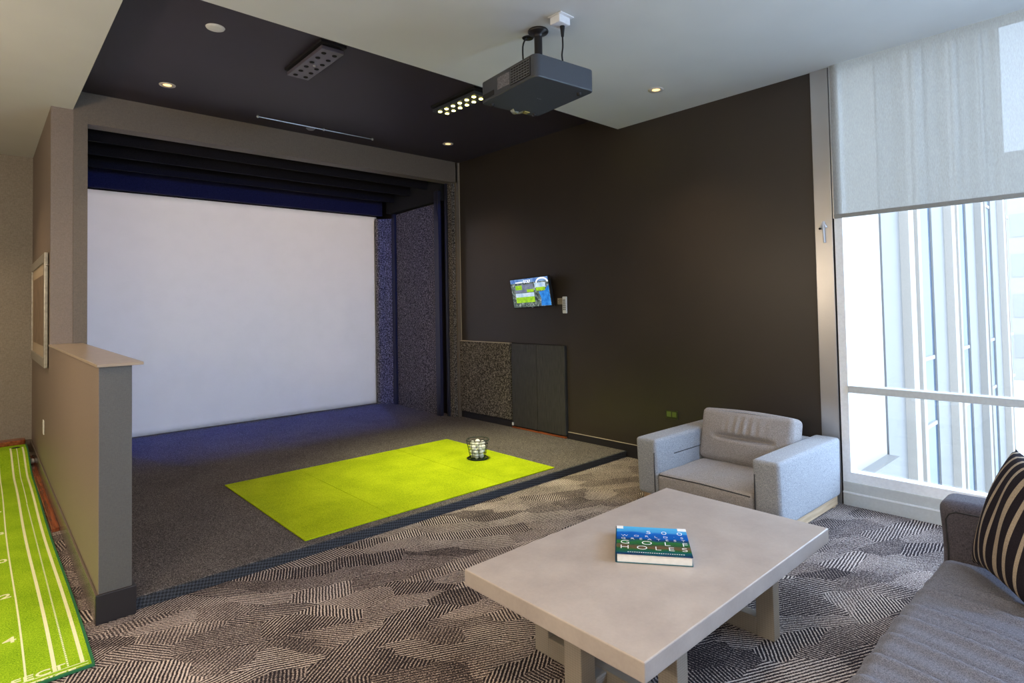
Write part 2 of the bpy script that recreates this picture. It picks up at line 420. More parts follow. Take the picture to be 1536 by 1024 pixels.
# overhead baffles
for i, (y, z) in enumerate(((6.15, 2.90), (6.55, 2.875), (6.95, 2.84))):
    o = MB().box(XO+.01, XR-.19, y, y+.03, z, 3.118).build('ceiling_baffle', M['black_cloth'])
    tag(o, ['black overhead baffle nearest the portal header', 'black overhead baffle between the other two in the bay', 'black overhead baffle nearest the projection screen'][i], 'baffle', 'overhead baffles in the bay')
o = MB().box(XO+.01, 4.215, 7.30, 7.36, 2.70, 3.118).build('valance', M['valance']); tag(o, 'black valance with blue spill in its colour just above the top of the projection screen', 'valance')
# side panels of the bay (right)
def panel(pts, z0, z1, m, name, parent, th=.03):
    mb = MB()
    for (a, c_) in zip(pts, pts[1:]):
        a, c_ = Vector(a), Vector(c_); d = (c_-a).normalized(); n_ = Vector((-d.y, d.x))*th
        mb.prism([a, c_, c_+n_, a+n_], z0, z1)
    return under(parent, mb.build(name, m))
t = empty('side_padding', (4.25, 6.55, ZL)); tag(t, 'speckled charcoal carpeted side padding right of the projection screen, facing the bay', 'wall padding')
ZB = ZL+.002
panel([(4.235, 6.03), (4.25, 6.5), (4.30, 7.0), (4.318, 7.10)][::1], ZB, 2.70, M['felt'], 'carpeted_panel', t, -.03)
panel([(4.300, 7.20), (4.235, 7.29), (4.13, 7.36)], ZB, 2.66, M['felt'], 'carpeted_panel', t, -.03)
under(t, bx('side_post', M['post'], 4.295, 4.345, 7.115, 7.185, ZB, 2.72))
under(t, bx('side_post', M['post'], 4.205, 4.245, 5.93, 6.02, ZB, 2.85))
under(t, bx('header_board', M['black'], 4.246, 4.386, 5.93, 7.24, 2.73, 3.11))
t = empty('portal_padding', (4.30, 5.85, ZL)); tag(t, 'narrow speckled felt strip lining the right side of the portal opening', 'wall padding')
under(t, bx('felt_strip', M['felt'], 4.285, 4.333, YF+.02, YF+.135, ZB, ZH-.002))
under(t, bx('edge_strip', M['post'], 4.262, 4.2845, YF+.10, YF+.14, ZB, ZH-.002))
o = bx('side_padding', M['felt'], XO+.002, XO+.035, 6.5, 7.38, ZB, 2.70); tag(o, 'carpeted side padding behind the half wall, left end of the projection screen', 'wall padding')

# turf tiles
sx_ = [1.401, 1.977, 2.913, 3.508]
for i in range(3):
    o = MB().box(sx_[i]+.0012, sx_[i+1]-.0012, 3.35, 4.849, ZL+.0005, ZL+.009).build('turf_tile', M['turf'], bevel=.003)
    tag(o, ['lime green turf tile on the dark platform, end nearest the half wall', 'lime green turf tile, middle one of the three on the platform', 'lime green turf tile with the basket of golf balls standing on it'][i], 'turf tile', 'turf tiles of the hitting area')

# basket of balls
bc = Vector((3.245, 4.03, ZL+.0095)); t = empty('ball_basket', bc); tag(t, 'small dark wire basket holding white golf balls on the green turf', 'basket')
def ring(z, r, n=40): return [(r*math.cos(2*PI*k/n), r*math.sin(2*PI*k/n), z) for k in range(n)]
R0, R1, HH = .066, .098, .165
rz = lambda z: R0+(R1-R0)*(z-.008)/(HH-.008)
w = MB()
for z in (.035, .062, .089, .116, .140): w.tube(ring(z, rz(z)), .0022, 6, True)
for k in range(8):
    a = 2*PI*(k+.3)/8; w.tube([(rz(z)*math.cos(a), rz(z)*math.sin(a), z) for z in (.008, .06, .11, HH)], .0025, 6)
w.build('wire_cage', M['wire'], t, smooth=True)
MB().tube(ring(HH, R1), .0042, 8, True).build('rim', M['wire'], t, smooth=True)
w = MB().tube(ring(.005, .09), .0045, 8, True).tube(ring(.008, R0), .003, 8, True)
for k in range(4): a = PI*k/4; w.tube([(-.09*math.cos(a), -.09*math.sin(a), .004), (.09*math.cos(a), .09*math.sin(a), .004)], .0025, 6)
w.build('base_ring', M['wire'], t, smooth=True)
def ball_mesh(r=.0214):
    b = bmesh.new(); bmesh.ops.create_icosphere(b, subdivisions=4, radius=r)
    dirs = []
    n = 150
    for i in range(n):
        y = 1-2*(i+.5)/n; rr = math.sqrt(1-y*y); a = i*2.399963; dirs.append(Vector((rr*math.cos(a), y, rr*math.sin(a))))
    for v in b.verts:
        d = v.co.normalized(); c_ = max(d.dot(q) for q in dirs); v.co = d*(r - .0005*max(0, (c_-.993)/.007))
    m = MB(); m.b.free(); m.b = b; return m
ball0 = None
def place_ball(loc, label, group):
    global ball0
    if ball0 is None:
        ball0 = ball_mesh().build('golf_ball', M['ball'], smooth=True); o = ball0
    else:
        o = ball0.copy(); C.objects.link(o)
    o.location = loc; tag(o, label, 'golf ball', group); return o
BR = .0214
spots = []
for lay, (z, rad, n, ph) in enumerate(((.0075+BR, .038, 5, 0), (.0075+BR+.0355, .046, 6, .5), (.0075+BR+.071, .052, 6, .1), (.0075+BR+.1045, .044, 4, .9))):
    for k in range(n):
        a = 2*PI*k/n+ph; spots.append((rad*math.cos(a), rad*math.sin(a), z, lay))
spots.append((0, 0, .0075+BR+.118, 9))
for x, y, z, lay in spots:
    place_ball(bc+Vector((x, y, z)), {0: 'white golf ball in the bottom layer of the wire basket', 1: 'white golf ball in the second layer of the wire basket', 2: 'white golf ball in the third layer of the wire basket', 3: 'white golf ball in the upper layer of the wire basket', 9: 'topmost white golf ball crowning the wire basket'}[lay], 'golf balls in the wire basket')

# ------------------------------------------------------------------ right wall fixtures
t = empty('wall_television', (XR, 4.38, 1.5)); tag(t, 'small flat television tilted on the dark wall, showing a golf menu', 'television')
A = Vector((4.30, 4.67, 1.365)); B = Vector((4.30, 4.089, 1.387)); Cc = Vector((4.25, 4.652, 1.683))
ex = (B-A); W_ = ex.length; ex.normalize(); nz_ = ex.cross((Cc-A)).normalized()  # screen normal
if nz_.x > 0: nz_ = -nz_
ey = nz_.cross(ex).normalized(); 
if ey.z < 0: ey = -ey
Hh = (Cc-A).dot(ey)
TV = Matrix(((ex.x, ey.x, nz_.x, A.x), (ex.y, ey.y, nz_.y, A.y), (ex.z, ey.z, nz_.z, A.z), (0, 0, 0, 1)))
inv = Matrix.Translation(t.location).inverted()
def tvpart(mb, name, m, **k): mb.mat4(inv@TV); return mb.build(name, m, t, **k)
tvpart(MB().box(0, W_, 0, Hh, -.032, -.001), 'housing', M['black'], bevel=.003)
def tvmat(name, stops, scale, vert=True):
    m_, nt, b_ = nmat(name); v = coords(nt); n = noise(nt, v, scale, 3, .7)
    col = ramp(nt, n, stops); b_.inputs['Base Color'].default_value = (.01, .01, .01, 1)
    L(nt, col, b_.inputs['Emission Color']); b_.inputs['Emission Strength'].default_value = 1.0; b_.inputs['Roughness'].default_value = .2
    return m_
E_sky = tvmat('screen_sky', [(.35, (.03, .12, .45)), (.6, (.25, .42, .7))], 9)
E_rock = tvmat('screen_rocks', [(.4, (.02, .03, .03)), (.55, (.12, .16, .14)), (.7, (.5, .55, .5))], 35)
E_green = tvmat('screen_fairway', [(.3, (.15, .42, .01)), (.7, (.50, .80, .02))], 20)
E_sea = tvmat('screen_sea', [(.3, (.0, .13, .55)), (.7, (.05, .33, .85))], 25)
E_cloud = tvmat('screen_clouds', [(.3, (.30, .5, .75)), (.7, (.75, .85, .92))], 16)
E_slate = tvmat('screen_slate', [(.3, (.10, .12, .20)), (.7, (.25, .28, .38))], 14)
E_white = emis('screen_white', (.9, .93, 1), 1)
bz = .010
def tvr(name, m, x0, x1, y0, y1, lay): return tvpart(MB().box(bz+(W_-2*bz)*x0, bz+(W_-2*bz)*x1, bz+(Hh-2*bz)*y0, bz+(Hh-2*bz)*y1, -.001+lay*.0006-.0005, lay*.0006), name, m)
tvr('display', E_rock, 0, 1, 0, 1, 1); tvr('menu_picture', E_sky, 0, 1, .86, 1, 2)
tvr('menu_picture', E_slate, .10, .60, .52, .80, 3); tvr('menu_picture', E_green, .12, .30, .62, .78, 4); tvr('menu_picture', E_green, .42, .60, .52, .62, 4)
tvr('menu_picture', E_cloud, .10, .60, .30, .50, 3); tvr('menu_picture', E_green, .10, .60, .16, .36, 4)
tvr('menu_picture', E_cloud, .64, .92, .64, .82, 3); tvr('menu_picture', E_green, .66, .90, .54, .66, 4)
tvpart(MB().prism([(W_*.74, bz+.004), (W_-bz-.002, bz+.004), (W_-bz-.002, Hh*.70), (W_*.86, Hh*.52), (W_*.72, Hh*.50), (W_*.76, Hh*.30)], .0018, .0024), 'menu_picture', E_sea)
mb = MB(); 
for k in range(14):
    a = PI*k/13; pass
tvpart(MB().tube([(W_*.83+W_*.14*math.cos(PI*k/12), Hh*.80+Hh*.14*math.sin(PI*k/12), .002) for k in range(13)], .007, 6), 'menu_picture', E_white)
me = text('GOLF', .042, .0003, off=.0012); text_obj('menu_text', me, E_white, t, inv@TV@Matrix.Translation((W_*.36, Hh*.835, .002)))
tvpart(MB().box(W_*.15, W_*.34, Hh*.845, Hh*.875, .0015, .002), 'menu_text', E_white)
tvpart(MB().box(W_*.48, W_*.52, -.0005, .004, 0, .001), 'badge', M['chrome'])
under(t, bx('wall_bracket', M['black_metal'], 4.325, XR-.001, 4.25, 4.50, 1.42, 1.60, bevel=.004))

t = empty('wall_remote_holder', (XR, 3.99, 1.4)); tag(t, 'slim white remote clipped upright on the dark wall right of the television', 'remote control')
o = under(t, bx('remote_body', M['white'], XR-.024, XR-.004, 3.965, 4.018, 1.312, 1.482, bevel=.006))
mb = MB()
for r_ in range(6):
    for q in range(2): mb.box(XR-.026, XR-.0235, 3.975+q*.020, 3.987+q*.020, 1.345+r_*.019, 1.356+r_*.019)
under(t, mb.build('buttons', M['proj_dark']))
under(t, bx('clip', M['white'], XR-.004, XR-.0002, 3.972, 4.01, 1.34, 1.46))
t = empty('instruction_card', (XR, 4.06, 1.45)); tag(t, 'small cream card on the dark wall between the television and white remote', 'card')
under(t, bx('card', M['edge'], XR-.004, XR-.0005, 4.022, 4.10, 1.405, 1.467))
mb = MB()
for k in range(4): mb.box(XR-.005, XR-.0038, 4.03, 4.092-.01*(k % 2), 1.415+k*.013, 1.419+k*.013)
under(t, mb.build('printed_lines', M['proj_dark']))
t = empty('wall_outlet', (XR, 2.79, .44)); tag(t, 'dark wall outlet with green sheen painted on its face low on the wall above the armchair', 'outlet')
o = under(t, bx('cover_plate', plain('green_sheen_plate', (.03, .035, .015), .3), XR-.010, XR-.0005, 2.728, 2.850, .405, .478, bevel=.003))  # black outlet; its greenish reflection is painted into the colour
mb = MB()
for a in (2.742, 2.795): mb.box(XR-.013, XR-.0095, a, a+.042, .422, .466)
under(t, mb.build('socket', plain('green_sheen_socket', (.10, .15, .03), .3), bevel=.002))

# ------------------------------------------------------------------ ceiling fixtures
def downlight(x, y, z, label, power, col, on=True, group='round recessed ceiling downlights'):
    t = empty('ceiling_downlight', (x, y, z)); tag(t, label, 'downlight', group)
    MB().lathe([(.058, 0), (.056, -.005), (.040, -.006), (.030, .0), (.030, -.001)]).build('trim_ring', M['trimring'], t, smooth=True)
    MB().lathe([(.030, -.002), (.020, -.003), (.0, -.003)]).build('lamp', emis('warm_lamp', (1, .62, .25), 2.2 if on else .1), t, smooth=True)
    ld = bpy.data.lights.new('downlight_lamp', 'SPOT'); ld.energy = power; ld.color = col; ld.spot_size = math.radians(95); ld.spot_blend = .9; ld.shadow_soft_size = .04
    lo = bpy.data.objects.new('downlight_lamp', ld); C.objects.link(lo); lo.location = (0, 0, -.012); lo.parent = t
WARM = (1, .72, .44)
downlight(1.081, 5.146, ZD, 'lit round downlight in the black ceiling near the portal, left end', 60, WARM)
downlight(3.777, 5.118, ZD, 'lit round downlight in the black ceiling near the dark wall', 60, WARM)
downlight(3.806, 2.485, ZC, 'lit round downlight in the white ceiling beyond the projector', 60, WARM)
t = tag(MB().lathe([(.0, -.010), (.040, -.010), (.052, -.006), (.056, 0)], (0, 0, 0)).build('ceiling_speaker', M['white'], smooth=True), 'round white disc in the black ceiling left of the slotted fixture', 'ceiling disc')
t.location = (1.086, 3.904, ZD)
t = empty('sprinkler_head', (2.402, 5.519, ZD)); tag(t, 'small round grey sprinkler disc in the black ceiling just above the header', 'sprinkler')
MB().lathe([(.0, -.016), (.030, -.014), (.040, -.005), (.045, 0)]).build('cover_disc', M['chrome'], t, smooth=True)
t = empty('ceiling_rod', (2.45, 5.52, ZD)); tag(t, 'thin metal rod with knobs fixed under the black ceiling along the header', 'rod')
under(t, MB().tube([(1.858, 5.44, ZD-.012), (3.04, 5.44, ZD-.012)], .0055, 8).build('rod', M['chrome']))
for x in (1.87, 2.50, 3.035):
    under(t, MB().lathe([(.0, -.026), (.010, -.022), (.012, -.012), (.009, 0)], (x, 5.44, ZD), 16).build('knob', M['chrome'], smooth=True))

def led_fixture(x, y, label, on):
    t = empty('slot_light', (x, y, ZD)); tag(t, label, 'light fixture', 'slotted ceiling light bars')
    w2, l2 = .080, .295
    MB().box(-w2-.01, w2+.01, -l2-.015, l2+.015, -.018, -.0005).build('mounting_box', M['black'], t)
    dk = M['proj'] if on else plain('grey_fixture_face', (.11, .10, .13), .4)
    MB().box(-w2, w2, -l2, l2, -.058, -.032).build('face_plate', dk, t, bevel=.004)
    MB().box(-w2+.02, w2-.02, -l2+.02, l2-.02, -.032, -.018).build('spacer', M['black'], t)
    lm = emis('yellow_led', (1, .88, .25), 14) if on else M['hole']
    for i in range(6):
        for s_ in (-1, 1):
            MB().lathe([(.017, -.0585), (.015, -.0625), (0, -.063)], (s_*.038, -l2+.06+i*.095, 0), 16).build('led_lamp', lm, t, smooth=True)
    MB().lathe([(.012, -.0585), (.010, -.064), (0, -.065)], (0, .0, 0), 16).build('sensor', M['chrome'], t, smooth=True)
    if on:
        ld = bpy.data.lights.new('slot_light_lamp', 'SPOT'); ld.energy = 500; ld.color = (1, .92, .50); ld.spot_size = math.radians(66); ld.spot_blend = 1; ld.shadow_soft_size = .12
        lo = bpy.data.objects.new('slot_light_lamp', ld); C.objects.link(lo); lo.location = (0, 0, -.09); lo.rotation_euler = (0, math.radians(-4), 0); lo.parent = t
led_fixture(1.742, 3.93, 'unlit slotted light bar on the black ceiling, left of the projector', False)
led_fixture(3.035, 3.93, 'glowing yellow light bar on the black ceiling, partly behind the projector', True)

# projector
PZ0, PZ1 = 2.60, 2.725
pc = Vector((2.381, 2.36, 0)); t = empty('ceiling_projector', (pc.x, pc.y, PZ1), math.radians(-6.0)); tag(t, 'charcoal projector hanging below the white ceiling on a short black pole', 'projector')
w2, d2 = .215, .262; h0, h1 = PZ0-PZ1, 0
def rrect(w, d, r, n=6):
    pts = []
    for cx_, cy_, a0 in ((w-r, d-r, 0), (-w+r, d-r, 90), (-w+r, -d+r, 180), (w-r, -d+r, 270)):
        for k in range(n+1):
            a = math.radians(a0+90*k/n); pts.append((cx_+r*math.cos(a), cy_+r*math.sin(a)))
    return pts
MB().prism(rrect(w2, d2, .035), h0, h1).build('body', M['proj'], t, bevel=.006)
MB().prism(rrect(w2-.05, d2-.05, .03), 0, .012).build('top_cover', M['proj'], t, bevel=.004)
gm = MB()
for i in range(7): gm.box(-w2-.0045, -w2+.001, -.215+0, -.045, h0+.020+i*.0145, h0+.0245+i*.0145)
for i in range(8): gm.box(-w2-.0045, -w2+.001, -.215+i*.0238, -.212+i*.0238, h0+.02, h0+.1115)
MB().box(-w2-.0012, -w2+.001, -.22, -.04, h0+.015, h0+.115).build('vent_recess', M['proj_dark'], t)
gm.build('vent_grille', plain('grey_grille', (.10, .105, .115), .4), t)
MB().box(-w2-.0012, -w2+.001, -.03, .085, h0+.03, h0+.10).build('sticker', plain('grey_sticker', (.14, .14, .16), .5, nz=.5, nscale=150), t)
MB().box(-w2-.0012, -w2+.001, .12, .235, h0+.015, h0+.045).build('port_panel', M['proj_dark'], t)
me = text('\u2022 ----', .018, .0002); text_obj('underside_mark', me, M['chrome'], t, Matrix.Translation((.0, .0, h0-.0004))@Matrix.Rotation(PI, 4, 'X'))
for x, y in ((.15, -.20), (-.16, .22), (.16, .22)):
    MB().lathe([(0, -.014), (.012, -.014), (.014, 0)], (x, y, h0), 16).build('foot', M['proj_dark'], t, smooth=True)
ln = MB().lathe([(.0, .01), (.030, .0), (.036, .012), (.040, -.02), (.042, -.03)], (0, 0, 0), 24)
ln.mat4(Matrix.Translation((.03, d2-.02, h0+.016))@Matrix.Rotation(-PI/2, 4, 'X')); ln.build('lens', plain('lens_glass', (.35, .38, .30), .08), t, smooth=True)
MB().box(.075, .115, d2-.055, d2-.02, h0-.006, h0).build('lens_trim', plain('amber_trim', (.35, .28, .05), .3), t, bevel=.002)
# mount
ml = Matrix.Rotation(math.radians(6), 4, 'Z')@Vector((2.436-pc.x, 2.389-pc.y, 0))
MB().lathe([(.024, 0.012), (.024, ZC-PZ1-.015)], (ml.x, ml.y, 0), 20).build('pole', M['black_metal'], t, smooth=True)
MB().lathe([(0, .302), (.058, .302), (.062, .296), (.058, .285), (.03, .278), (.024, .262)], (ml.x, ml.y, 0), 24).build('ceiling_plate', M['black_metal'], t, smooth=True)
MB().box(ml.x-.06, ml.x+.06, ml.y-.05, ml.y+.05, .012, .028).build('mount_bracket', M['black_metal'], t, bevel=.003)
MB().tube([(ml.x+.03, ml.y-.02, .03), (ml.x+.075, ml.y-.04, .03)], .010, 8).build('mount_knob', M['black_metal'], t, smooth=True)

t = empty('power_outlet_box', (2.44, 2.19, ZC)); tag(t, 'white power adapter box fixed to the white ceiling above the projector', 'power box')
MB().box(-.075, .035, -.05, .05, -.006, -.0005).build('base_plate', M['white'], t, bevel=.002)
MB().box(-.07, .02, -.035, .04, -.05, -.006).build('housing', M['white'], t, bevel=.006)
o = empty('hanging_cord', (2.43, 2.19, ZC-.05)); tag(o, 'black power cord hanging from the white ceiling box to the projector', 'cord')
pts = [(2.43, 2.19, ZC-.05), (2.43, 2.19, ZC-.11), (2.425, 2.185, ZC-.17), (2.40, 2.17, ZC-.23), (2.40, 2.165, ZC-.27), (2.41, 2.17, PZ1+.012)]
def smooth_pts(p, n=6):
    out = []; p = [Vector(q) for q in p]; q = [p[0]]+p+[p[-1]]
    for i in range(1, len(q)-2):
        for k in range(n):
            u = k/n; a, b_, c_, d_ = q[i-1], q[i], q[i+1], q[i+2]
            out.append(.5*((2*b_)+(-a+c_)*u+(2*a-5*b_+4*c_-d_)*u*u+(-a+3*b_-3*c_+d_)*u**3))
    return out+[p[-1]]
under(o, MB().tube(smooth_pts(pts), .0045, 8).build('cable', M['black'], smooth=True))
under(o, MB().tube([pts[0], pts[1]], [.014, .008], 10).build('plug', M['black'], smooth=True))
under(o, MB().tube([(2.41, 2.17, PZ1+.012), (2.445, 2.15, PZ1+.012)], .013, 10).build('connector', M['black'], smooth=True))
o = empty('signal_cable', (2.456, 2.496, ZC)); tag(o, 'black cable dropping through a ceiling hole behind the projector pole', 'cable')
under(o, MB().lathe([(0, -.001), (.028, -.001), (.030, -.004), (.034, -.004), (.036, -.0002)], (2.456, 2.496, ZC), 20).build('hole_ring', M['black_metal'], smooth=True))
under(o, MB().tube(smooth_pts([(2.445, 2.50, ZC-.002), (2.425, 2.51, ZC-.06), (2.42, 2.50, ZC-.20), (2.42, 2.48, PZ1+.004)]), .005, 8).build('cable', M['black'], smooth=True))

# ------------------------------------------------------------------ picture and outlet on the partition
t = empty('picture_frame', (XP, 6.6, 1.43)); tag(t, 'silver framed picture with cream mat hung on the tan partition', 'picture frame')
y0, y1, z0, z1 = 5.83, 7.40, .98, 1.888; xf = .375; fw = .075
mb = MB().box(xf, XP-.006, y0, y0+fw, z0, z1).box(xf, XP-.006, y1-fw, y1, z0, z1).box(xf, XP-.006, y0+fw, y1-fw, z0, z0+fw).box(xf, XP-.006, y0+fw, y1-fw, z1-fw, z1)
under(t, mb.build('frame', M['silver_frame'], bevel=.004))
mb = MB().box(xf+.010, xf+.014, y0+fw, y1-fw, z0+fw, z1-fw)
under(t, mb.build('mat_board', plain('cream_mat', (.42, .34, .24), .7)))
under(t, bx('print', plain('tan_brown_print', (.20, .14, .09), .5, nz=.25, nscale=9), xf+.008, xf+.0098, y0+fw+.13, y1-fw-.13, z0+fw+.09, z1-fw-.09))
o = under(t, MB().lathe([(0, -.01), (.012, -.004), (.012, .004), (0, .01)], (XP-.012, y0-.004, 1.79), 12).build('hanger', M['chrome'], smooth=True))
t = empty('wall_outlet', (XP, 6.25, .46)); tag(t, 'white outlet plate low on the tan partition above the wooden ball rail', 'outlet')
under(t, bx('cover_plate', M['white'], XP-.007, XP-.0005, 6.21, 6.29, .405, .52, bevel=.002))
mb = MB()
for z in (.428, .472): mb.box(XP-.009, XP-.0068, 6.232, 6.268, z, z+.030)
under(t, mb.build('socket', plain('ivory_socket', (.6, .58, .52), .4)))

# ------------------------------------------------------------------ putting mat
t = empty('putting_mat', (.1, 5.0, 0)); tag(t, 'long green putting mat with white lines and distance numbers beside the half wall', 'putting mat')
def mz(y):   # mat height profile: flat, then ramp
    if y < 6.45: return 0.010
    return .010+.145*(1-math.cos(min(1, (y-6.45)/.75)*PI))/2
MX0, MX1 = -.17, .338
ys = [2.885+i*.045 for i in range(int((7.34-2.885)/.045)+2)]; ys[-1] = 7.36
def strip(x0, x1, dz, th, ya=None, yb=None, cut=None):
    mb = MB(); pts = [y for y in ys if (ya is None or y >= ya) and (yb is None or y <= yb)]
    if ya is not None: pts = [ya]+[y for y in pts if y > ya+.001]
    if yb is not None: pts = [y for y in pts if y < yb-.001]+[yb]
    prev = None
    for y in pts:
        z = mz(y)+dz
        wv = .004*math.sin(y*2.3)*(1 if x1 > .30 else 1)
        cur = [mb.b.verts.new(p) for p in ((x0+wv, y, z-th), (x1+wv, y, z-th), (x1+wv, y, z), (x0+wv, y, z))]
        if prev:
            for k in range(4): mb.b.faces.new([prev[k], prev[(k+1) % 4], cur[(k+1) % 4], cur[k]])
        else: mb.b.faces.new(cur)
        prev = cur
    mb.b.faces.new(prev[::-1]); return mb
under(t, strip(MX0, MX1, 0, .006).build('turf_surface', M['mat']))
e = MB()
under(t, strip(MX1, MX1+.010, .001, .008).build('edge_binding', M['green_edge']))
under(t, strip(MX0-.010, MX0, .001, .008).build('edge_binding', M['green_edge']))
under(t, bx('edge_binding', M['green_edge'], MX0-.010, MX1+.010, 2.872, 2.885, .002, .012, bevel=.002))
for x, w in ((.312, .013), (.225, .013), (.138, .007), (.02, .013), (-.055, .013), (-.13, .013)):
    under(t, strip(x-w/2, x+w/2, .0012, .001, 2.925, 7.22).build('printed_line', M['ink']))
dsh = MB(); y = 2.93
for y in [2.93+i*.018 for i in range(150)]:
    dsh.box(.265, .271, y, y+.0105, .0102, .0112)
o_ = dsh.build('dashed_line', M['ink']); under(t, o_)
under(t, strip(.2655, .2705, .0012, .001, 5.64, 7.18).build('printed_line', M['ink']))
for z_ in (2.900, 2.940): under(t, bx('printed_line', M['ink'], -.165, .330, 2.9195 if z_ == 2.94 else 2.8985, 2.9215 if z_ == 2.94 else 2.9, .0101, .0112))
Tm = Matrix.Translation(t.location).inverted()
me = text('PERFECT', .055, .0005, 'RIGHT', 1.3, 1.05, .0008); text_obj('printed_word', me, M['ink'], t, Tm@Matrix.Translation((.262, 2.926, .0105)))
me = text('PRACTICE', .030, .0005, 'RIGHT', 1.8, 1.1, .0008); text_obj('printed_word', me, M['ink'], t, Tm@Matrix.Translation((.29, 2.8755, .0105)))
for n_, y in ((14, 3.31), (12, 3.84), (10, 4.40), (8, 4.96), (6, 5.52)):
    x_ = .126
    for ch in reversed(str(n_)):
        me = text(ch, .078, .0005, 'LEFT', 1.2, 1, .0012); w_ = max(v_.co.x for v_ in me.vertices)-min(v_.co.x for v_ in me.vertices); m0 = min(v_.co.x for v_ in me.vertices)
        x_ -= w_; text_obj('printed_digit', me, M['ink'], t, Tm@Matrix.Translation((x_-m0, y, .0105))); x_ -= .012
    under(t, bx('printed_dash', M['ink'], x_-.045, x_-.006, y+.022, y+.030, .0101, .0112))
for x in (.262, .12, -.02):
    o = MB().lathe([(0, 0), (.030, 0), (.032, -.002)], (0, 0, 0), 24); 
    o.mat4(Matrix.Translation((x, 7.22, mz(7.22)+.002))); under(t, o.build('cup_hole', M['hole']))
o = MB().prism(rrect(.255, .075, .03), 0, .045); o.mat4(Matrix.Translation((.085, 7.445, .150))); under(t, o.build('wooden_end_board', M['red_wood'], bevel=.008))
under(t, bx('ramp_support', M['red_wood'], -.15, .30, 6.9, 7.5, .001, .055)); under(t, bx('ramp_support', M['red_wood'], -.15, .30, 7.24, 7.5, .056, .149))
# ball return rail
t = empty('ball_return_rail', (.375, 6.0, 0)); tag(t, 'reddish brown wooden ball return rail on the carpet along the partition', 'rail')
mb = MB().box(.352, .392, 4.80, 7.42, .001, .012).box(.352, .3575, 4.80, 7.42, .012, .026).box(.3865, .392, 4.80, 7.42, .012, .026).box(.3575, .3865, 4.80, 4.81, .012, .026)
under(t, mb.build('channel', M['red_wood'], bevel=.002))
for i, y in enumerate((7.06, 7.11)):
    place_ball((.372, y, .0125+BR), ['white golf ball lying in the wooden rail, the nearer of two', 'white golf ball lying in the wooden rail, the farther of two'][i], 'golf balls in the wooden rail')

# ------------------------------------------------------------------ armchair
t = empty('armchair', (3.88, 1.965, 0), math.radians(-1.2)); tag(t, 'low grey tweed armchair with thick arms against the dark wall by the window', 'armchair')
Wd, Dp = 1.01, .93   # y extent, x extent ; front is -x
def put(mb, name, m, loc, parent, rot=None, smooth=True):
    o = mb.build(name, m, parent, smooth=smooth); o.location = loc
    if rot: o.rotation_euler = rot
    return o
def armfn(q, p, h):
    # outer lower edge tucks inward, front leans slightly
    u = (p[2]/h[2]+1)/2
    q.x += .02*(1-u)*(-1 if p[0] > 0 else 1)
    return q
for s_, ln_ in ((-1, 'r'), (1, 'l')):
    a = rbox((Dp, .165, .385), .022, 10, (.006, .008, .006), armfn)
    o = put(a, 'armrest', M['fabric'], (0, s_*(Wd/2-.0825), .075+.1925), t)
    # seams (front corner of the inner and outer edge)
    yy = s_*(Wd/2-.165+.004)
    sm = MB().tube([(-Dp/2+.004, yy+s_*.010, .44-.07), (-Dp/2+.001, yy+s_*.010, .30), (-Dp/2+.006, yy+s_*.010, .10)], .003, 6)
    put(sm, 'seam', M['seam'], (0, 0, 0), o).location = (0, -o.location.y, -o.location.z)
    # crease along the inner face
    cr = MB().tube([(-.25, s_*(Wd/2-.165)-s_*.006, .335), (.0, s_*(Wd/2-.165)-s_*.0075, .335), (.20, s_*(Wd/2-.165)-s_*.006, .337)], .0028, 6)
    put(cr, 'crease', M['seam'], (0, -o.location.y, -o.location.z), o)
put(rbox((.17, Wd-.30, .37), .04, 8, (.01, 0, .006)), 'backrest', M['fabric'], (Dp/2-.10, 0, .075+.185), t)
def seatfn(q, p, h):
    if p[2] > 0:
        q.z -= .010*math.exp(-((p[0]-.0)**2+(p[1]+.02)**2)/.03)
        q.z += .002*math.sin(p[1]*40+p[0]*20)
    return q
put(rbox((.74, Wd-.335, .165), .03, 18, (.004, 0, .018), seatfn), 'seat_cushion', M['seat_fabric'], (-Dp/2+.37+.004, 0, .075+.083), t)
pp = MB().tube([(-Dp/2+.010, -(Wd-.35)/2+.01, .226), (-Dp/2+.002, 0, .236), (-Dp/2+.010, (Wd-.35)/2-.01, .226)], .0035, 6); put(pp, 'piping', M['seam'], (0, 0, 0), t)
def backfn(q, p, h):
    # horizontal pinch in the middle of the front face, pleats above it
    if p[0] < 0:
        zz = p[2]; k = 1-min(1, abs(p[1])/(h[1]*.70))**3
        q.x += .045*math.exp(-((zz+.005)/.018)**2)*max(0, k)
        if zz > -.005: q.x += .013*math.sin(p[1]*110)*math.exp(-(p[1]/.11)**2)*math.exp(-((zz-.05)/.07)**2)
    return q
put(rbox((.17, Wd-.335, .365), .035, 44, (.040, .0, .014), backfn), 'back_cushion', M['seat_fabric'], (.185, 0, .415), t, (0, math.radians(13), 0))
bp = MB().tube([(x, y, z) for x, y, z in [(-.075, -.31, -.13), (-.078, -.318, 0), (-.075, -.312, .13), (-.072, -.27, .168), (-.075, 0, .178), (-.072, .27, .168), (-.075, .312, .13), (-.078, .318, 0), (-.075, .31, -.13)]], .0035, 6)
put(bp, 'piping', M['fabric'], (.185, 0, .415), t, (0, math.radians(13), 0))
pl = MB().box(-Dp/2+.06, Dp/2-.03, -Wd/2+.02, -Wd/2+.065, .012, .078).box(-Dp/2+.06, Dp/2-.03, Wd/2-.065, Wd/2-.02, .012, .078)
pl.box(-Dp/2+.05, -Dp/2+.10, -Wd/2+.066, Wd/2-.066, .012, .074).box(Dp/2-.08, Dp/2-.03, -Wd/2+.066, Wd/2-.066, .012, .074)
put(pl, 'wooden_plinth', M['oak'], (0, 0, 0), t, smooth=False)
